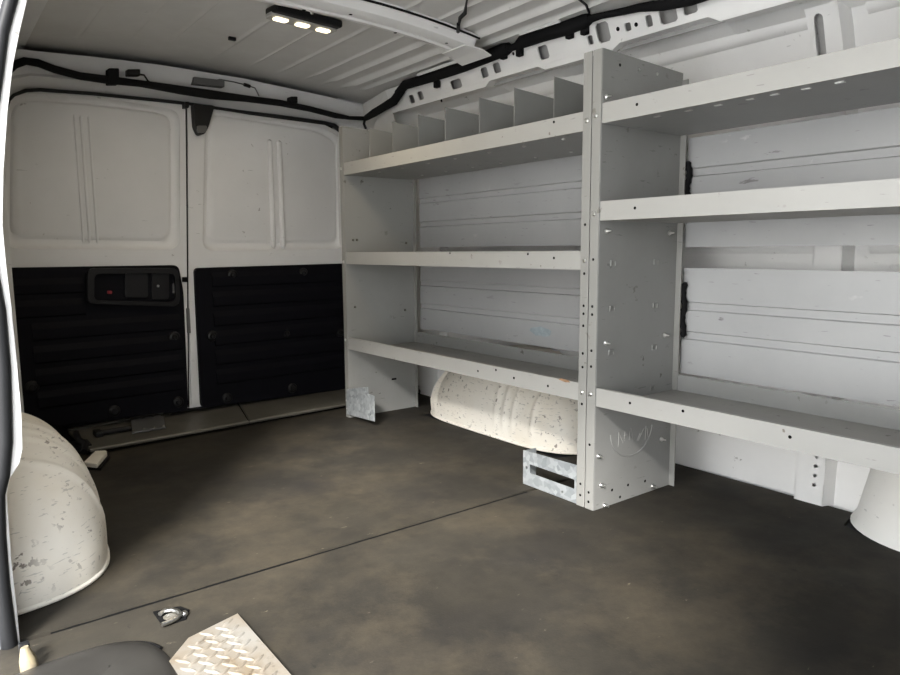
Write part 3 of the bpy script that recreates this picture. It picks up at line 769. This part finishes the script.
# pressed round mark with scratched strokes low on the panel
cpt = at(632, 428, 'y', -.009)
bm = NB(); tube(bm, [Vector((cpt.x + .086 * math.cos(a), -.0088, cpt.z + .075 * math.sin(a))) for a in [PI * 1.02 + PI * .96 * k / 24 for k in range(25)]], .0022, 6); fin('pressed_ring', bm, SHELFP, e3, smooth=60)
bm = NB()
for a, c in (((618, 447), (619, 432)), ((619, 433), (623, 443)), ((624, 441), (625, 431)), ((629, 440), (630, 431)), ((631, 428), (633, 441)), ((637, 441), (640, 433)), ((645, 440), (646, 426)), ((647, 428), (648, 437)), ((622, 438), (628, 434)), ((638, 441), (644, 428))):
    tube(bm, [at(*a, 'y', -.0092), at(*c, 'y', -.0092)], .0009, 4)
q = fin('scratch_marks', bm, SHELF, e3); q['label'] = 'pale scratched strokes'

# ---- ribbed liner panels behind the shelves (upper and lower row)
def liner(name, label, y0, y1, z0, z1, rows, group='liner panels'):
    bm = NB(); prof = [(.338, z0)]
    for c in rows:
        prof += [(.338, c - .012), (.344, c - .009), (.344, c + .009), (.338, c + .012)]
    prof += [(.338, z1)]
    a = [[Vector((x, y, z)) for x, z in prof] for y in (y0, y1)]
    shell(bm, a, (.003, 0, 0))
    return tag(fin(name, bm, BACKP), label, 'wall liner', group)
liner('wall_liner_panel', 'ribbed grey liner panel between the middle and top shelves of the far unit', .035, 1.235, .672, .952, (.765, .86))
stained = liner('wall_liner_panel', 'stained ribbed grey liner panel between the bottom and middle shelves of the far unit', .035, 1.235, .334, .607, (.43, .525))
liner('wall_liner_panel', 'ribbed grey liner panel between the middle and top shelves of the near unit', -1.2, -.018, .664, .950, (.765, .86))
liner('wall_liner_panel', 'ribbed grey liner panel above the bottom shelf of the near unit, below the open gap', -1.2, -.018, .3195, .608, (.425, .505))
p = at(543, 331, 'x', .351); random.seed(9)
bm = NB(); prism(bm, [(p.y + .045 * (1 + .35 * random.random()) * math.cos(a), p.z + .016 * (.7 + .6 * random.random()) * math.sin(a)) for a in [2 * PI * k / 16 for k in range(16)]], None, lambda u, v: Vector((.3379, u, v)), lambda u, v: Vector((.3374, u, v)))
q = fin('paint_smudge', bm, BLUEP, stained); q['label'] = 'pale blue paint smudge'
# black rubber conduit showing beside the post
for za, zb, lab in ((.42, .57, 'short black foam sleeve behind the rear flange of the middle post, below the open gap'), (.78, .89, 'short black foam sleeve behind the rear flange of the middle post, near the top shelf')):
    bm = NB(); tube(bm, [Vector((.328, -.028 - .003 * math.sin(z * 90), z)) for z in [za + (zb - za) * k / 20 for k in range(21)]], [.004] + [.007 + .002 * (k % 3 == 0) for k in range(19)] + [.004], 8)
    tag(fin('foam_sleeve', bm, FOAM, smooth=60), lab, 'sleeve')
# ================================================================== ROOF RAIL, BOW, LAMP
def rail(name):
    # face runs from the lower front edge to the roof; u = y, v = 0..1 up the face
    lo = lambda y: Vector((.300, y, 1.222 - .012 * max(0, (.6 - y)) ))
    hi = lambda y: Vector((.262, y, 1.312 - .012 * max(0, (.6 - y))))
    def f0(u, v): return lo(u).lerp(hi(u), v)
    def f1(u, v): return f0(u, v) + Vector((.004, 0, .002))
    bot = []
    y = -1.5
    steps = [(-1.5, .0), (-.62, .0), (-.58, .12), (-.36, .12), (-.33, 0), (-.12, 0), (-.09, .18), (.18, .18), (.22, 0), (.48, 0), (.51, .16), (.74, .16), (.77, 0), (1.36, .05)]
    outer = steps + [(1.36, 1.0), (-1.5, 1.0)]
    H_ = []
    def hole_at(px, py, w, hgt):
        d = fw + rt * ((px - 450) / F) + up * ((337.5 - py) / F)
        p = CAM + d * ((.281 - CAM.x) / d.x)
        a, c = lo(p.y), hi(p.y); t = (p.z - a.z) / (c.z - a.z)
        H_.append(rrect(p.y - w / 2, p.y + w / 2, max(.2, t - hgt / 2), min(.93, t + hgt / 2), .006 if hgt > .2 else .003, 2)) if False else H_.append([(p.y + (a_ * w / 2), min(.95, max(.14, t + b_ * hgt / 2))) for a_, b_ in ((-1, -.7), (-.7, -1), (.7, -1), (1, -.7), (1, .7), (.7, 1), (-.7, 1), (-1, .7))])
    for px, py, w, hg in ((410.5, 99, .034, .32), (419.5, 95.5, .034, .32), (455, 84, .062, .32), (484, 72.5, .036, .34), (496.5, 68, .036, .34), (543.5, 52.5, .042, .42), (590, 40, .020, .26), (603.5, 32.5, .046, .55), (628, 27, .020, .22), (649, 21, .020, .3), (668, 15, .052, .42), (690, 8, .04, .3)):
        hole_at(px, py, w, hg)
    bm = NB(); prism(bm, outer, H_, f0, f1)
    # underside flange back to the wall
    rows = [[lo(y).lerp(hi(y), v) for y, v in steps], [Vector((.375, y, lo(y).z + .012 + .04 * v)) for y, v in steps], [Vector((.43, y, lo(y).z - .006)) for y, v in steps]]
    shell(bm, rows, (0, 0, .003))
    o = fin(name, bm, WHITE, bev=.0)
    # back wall inside the box so the holes read grey
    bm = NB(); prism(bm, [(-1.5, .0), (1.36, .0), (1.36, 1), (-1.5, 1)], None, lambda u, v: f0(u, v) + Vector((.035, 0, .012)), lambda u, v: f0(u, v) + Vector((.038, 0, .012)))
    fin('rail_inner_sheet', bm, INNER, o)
    for px, py in ((618, 29), (636, 24.5), (515.5, 54), (437, 100)):
        p = at(px, py, 'x', .28); a, c = lo(p.y), hi(p.y); t = (p.z - a.z) / (c.z - a.z); q = f0(p.y, t)
        bm = NB(); disc(bm, q, (-.92, 0, -.4), .006, .0012, 8, .9); fin('small_hole', bm, DARK, o)
    return o
r1 = rail('trim_12'); struct(r1, 'white pressed steel roof rail with cut-outs above the shelving')
# rear end of rail: gusset into the rear corner
bm = NB()
pp = [Vector((.300, 1.36, 1.222)), Vector((.262, 1.36, 1.312)), Vector((.295, 1.60, 1.30)), Vector((.33, 1.62, 1.12)), Vector((.36, 1.40, 1.10))]
a = [bm.verts.new(p) for p in pp]; c = [bm.verts.new(p + Vector((.01, .004, 0))) for p in pp]
bm.faces.new(a); bm.faces.new(c[::-1])
for i in range(5): bm.faces.new((a[i], a[(i + 1) % 5], c[(i + 1) % 5], c[i]))
struct(fin('trim_13', bm, ROOFW), 'grey gusset joining the roof rail to the rear corner')

# foam-wrapped harness along the rail
rh = thing('foam_wrapped_harness', 'thick black foam-wrapped harness along the roof edge above the white rail', 'wiring harness', (.25, .6, 1.32))
def R(px, py, x=.245): return at(px, py - (4.5 if px > 398 else 0), 'x', x)
def seg(pts, rs, nm, x=.245):
    bm = NB(); tube(bm, [R(*p, x) for p in pts], rs, 10); return fin(nm, bm, FOAM, rh, smooth=60)
seg([(366, 118), (374, 113), (384, 107), (394, 101), (402, 94)], [.012, .016, .016, .018, .016], 'loom')
seg([(398, 93.5), (405, 89.5), (430, 82), (460, 72), (485, 62), (505, 54), (509, 52)], [.016, .018, .019, .020, .021, .021, .017], 'foam_sleeve')
seg([(505, 54), (514, 51.5), (522, 48)], [.012, .011, .012], 'loom')
seg([(518, 49.5), (522, 46.5), (540, 40.5), (565, 33), (585, 25.5), (590, 23)], [.014, .020, .020, .021, .020, .014], 'foam_sleeve')
seg([(586, 25), (600, 20.5), (625, 15.5), (640, 12), (665, 9), (690, 3), (712, -4), (760, -18)], [.012, .009, .010, .011, .015, .018, .017, .016], 'loom')
for px, py in ((437, 89), (504, 60), (520, 57), (570, 39), (585, 35)):
    bm = NB(); p = R(px, py, .262); box(bm, p.x - .01, p.x + .008, p.y - .011, p.y + .011, p.z - .012, p.z + .014); fin('clip', bm, FOAM, rh, bev=.003)
# white retaining strip above the sleeves
bm = NB(); tube(bm, [R(418, 79, .215), R(450, 68, .215), R(474, 60, .215)], .006, 6); fin('retaining_strip', bm, WHITE, rh)
bm = NB(); tube(bm, [R(520, 38, .215), R(540, 31.5, .215), R(560, 25, .215)], .006, 6); fin('retaining_strip', bm, WHITE, rh)
# loose wires hanging from the roof front
lw = thing('roof_wire', 'thin black wire clipped to the roof in front of the roof bow', 'wire', at(460, 15, 'z', 1.32))
bm = NB(); tube(bm, [at(*p, 'z', 1.325) for p in ((468, -6), (466, 5), (465, 13), (460, 18), (459, 24), (458, 30))], [.003, .003, .006, .0055, .004, .004], 6); fin('wire', bm, BLACK, lw)
bm = NB(); tube(bm, [at(*p, 'z', 1.322) for p in ((458.5, 24), (458, 31.5))], .006, 6); fin('connector', bm, BLACK, lw)
lw2 = thing('roof_wire', 'thin black wire dropping from the roof to the foam sleeve by the middle post', 'wire', at(585, 10, 'z', 1.32))
bm = NB(); tube(bm, [at(*p, 'z', 1.318) for p in ((574, -6), (580, 0), (586, 5), (589, 12), (589.5, 22))], .0035, 6); fin('wire', bm, BLACK, lw2)

# roof bow: hat section crossing the roof
rb = thing('roof_bow', 'white steel roof bow crossing the ceiling beside the dome lamp', 'roof bow', (-.35, .62, 1.30))
bm = NB()
def bow_y(x): return .662 + .02 * (x + .35)
def bow_d(x): return .014 * max(0, (x + .25) / .4) ** 2
prof = [(-.075, .000), (-.066, -.004), (-.056, -.004), (-.046, -.024), (-.030, -.030), (-.004, -.031), (.002, -.019), (.012, -.019), (.018, -.031), (.034, -.030), (.046, -.022), (.052, -.006), (.064, -.004), (.072, 0)]
rows = []
for k in range(49):
    x = -.99 + 1.12 * k / 48; z = roof_z(x) - .003 - bow_d(x)
    rows.append([Vector((x, bow_y(x) + u, z + w)) for u, w in prof])
shell(bm, rows, (0, 0, .004)); fin('hat_section', bm, WHITE, rb, smooth=35)
bm = NB()
x0 = .20
rows = [[Vector((x, bow_y(.2) + u * k, roof_z(x) - .036 - bow_d(x) - d)) for u in (-.075, -.04, 0, .04, .075)] for x, k, d in ((.085, .8, 0), (.14, 1.02, .001), (.180, 1.0, .008))]
shell(bm, rows, (0, 0, .004)); fin('end_plate', bm, WHITE, rb, bev=.002)
for x, u in ((-.42, .026), (-.30, -.02), (-.12, .026), (.04, -.02)):
    stamp('bow_hole', 'bh', lambda bm: disc(bm, (0, 0, 0), (0, 0, -1), .0055, .0008, 8, .9), DARK, rb, (x, bow_y(x) + u, roof_z(x) - .0345 - bow_d(x)))
for xa, xb in ((-.31, -.26), (-.02, .05)):
    bm = NB(); box(bm, xa, xb, bow_y(xa) + .074, bow_y(xa) + .084, roof_z(xa) - .010, roof_z(xa) - .003); fin('sealant_bead', bm, FOAM, rb, bev=.002)
for xa, xb in ((-.42, .13), ):
    bm = NB(); tube(bm, [Vector((x, bow_y(x) - .074, roof_z(x) - .007 - bow_d(x))) for x in [xa + (xb - xa) * k / 12 for k in range(13)]], .0035, 6); fin('sealant_bead', bm, FOAM, rb)
bm = NB(); tube(bm, [Vector((.14, bow_y(.14) + .08, roof_z(.14) - .008)), Vector((.19, bow_y(.19) + .085, roof_z(.19) - .010)), Vector((.215, bow_y(.2) + .06, roof_z(.2) - .014))], .005, 6); fin('sealant_bead', bm, FOAM, rb)

# dome lamp
LZ = 1.318
c0, c1 = at(272, 15.5, 'z', LZ), at(331, 30.5, 'z', LZ)
ax = (c1 - c0); ax.z = 0; Ln = ax.length; ang = math.atan2(ax.y, ax.x)
mid = (c0 + c1) / 2
dl = thing('dome_lamp', 'black and grey dome lamp with three lit lenses on the roof beside the bow', 'lamp', (mid.x, mid.y, LZ))
dl.rotation_euler = (0, 0, ang)
def local(name, bm, mat, parent, bev=0, smooth=None):
    bmesh.ops.recalc_face_normals(bm, faces=bm.faces[:]); me = bpy.data.meshes.new(name); bm.to_mesh(me); bm.free(); me.materials.append(mat)
    o = link(bpy.data.objects.new(name, me)); o.parent = parent
    if bev: md = o.modifiers.new('bevel', 'BEVEL'); md.width = bev; md.segments = 2
    return o
hl = Ln / 2 + .006
bm = NB(); box(bm, -hl - .004, hl + .006, -.046, .022, .0, .022); hs = local('housing', bm, BLACK, dl, .006)
bm = NB(); prism(bm, rrect(-hl - .004, hl + .004, -.024, .026, .012), None, lambda u, v: Vector((u, v, -.004)), lambda u, v: Vector((u, v, .006))); bz = local('bezel', bm, LAMPG, dl, .002)
for k in (-1, 0, 1):
    bm = NB(); prism(bm, rrect(k * Ln * .36 - .021, k * Ln * .36 + .021, -.012, .014, .008), None, lambda u, v: Vector((u, v, -.0075)), lambda u, v: Vector((u, v, -.003)))
    q = local('lens', bm, LENS, dl, .002); q['label'] = 'glowing warm white lens'
bm = NB(); disc(bm, (0, -.05, .018), (0, -1, -.2), .006, .004); local('screw', bm, STEEL, dl)
ld = bpy.data.lights.new('dome_lamp_light', 'AREA'); ld.energy = 1.4; ld.color = (1, .85, .62); ld.shape = 'RECTANGLE'; ld.size = Ln; ld.size_y = .03
lo_ = link(bpy.data.objects.new('dome_lamp_light', ld)); lo_.location = (mid.x, mid.y, LZ - .012); lo_.rotation_euler = (0, 0, ang)

# small dark fixing on the roof rear panel
bm = NB(); p = at(232, 38, 'z', 1.343); box(bm, p.x - .012, p.x + .012, p.y - .006, p.y + .006, 1.335, 1.346)
q = tag(fin('roof_fixing', bm, BLACK, bev=.002), 'tiny dark fixing on the roof panel left of the dome lamp', 'fixing')

# ================================================================== LIGHT
w = bpy.data.worlds.new('sky'); S.world = w; w.use_nodes = True
nt = w.node_tree; bg = nt.nodes['Background']
tc = nt.nodes.new('ShaderNodeTexCoord'); sx = nt.nodes.new('ShaderNodeSeparateXYZ'); nt.links.new(tc.outputs['Generated'], sx.inputs[0])
cr = nt.nodes.new('ShaderNodeValToRGB'); nt.links.new(sx.outputs['Z'], cr.inputs[0])
cr.color_ramp.elements[0].position = .0; cr.color_ramp.elements[0].color = (1.0, .99, .965, 1)
cr.color_ramp.elements[1].position = .6; cr.color_ramp.elements[1].color = (.42, .46, .52, 1)
nt.links.new(cr.outputs[0], bg.inputs[0]); bg.inputs[1].default_value = 3.2
sd = bpy.data.lights.new('sun', 'SUN'); sd.energy = 7.5; sd.angle = math.radians(17); sd.color = (1, .97, .93)
so = link(bpy.data.objects.new('sun', sd))
so.rotation_euler = Vector((1, .95, -1.02)).to_track_quat('-Z', 'Y').to_euler()

S.view_settings.view_transform = 'Standard'; S.view_settings.look = 'None'; S.view_settings.gamma = 1
S.view_settings.use_curve_mapping = False
S.view_settings.exposure = 1.2
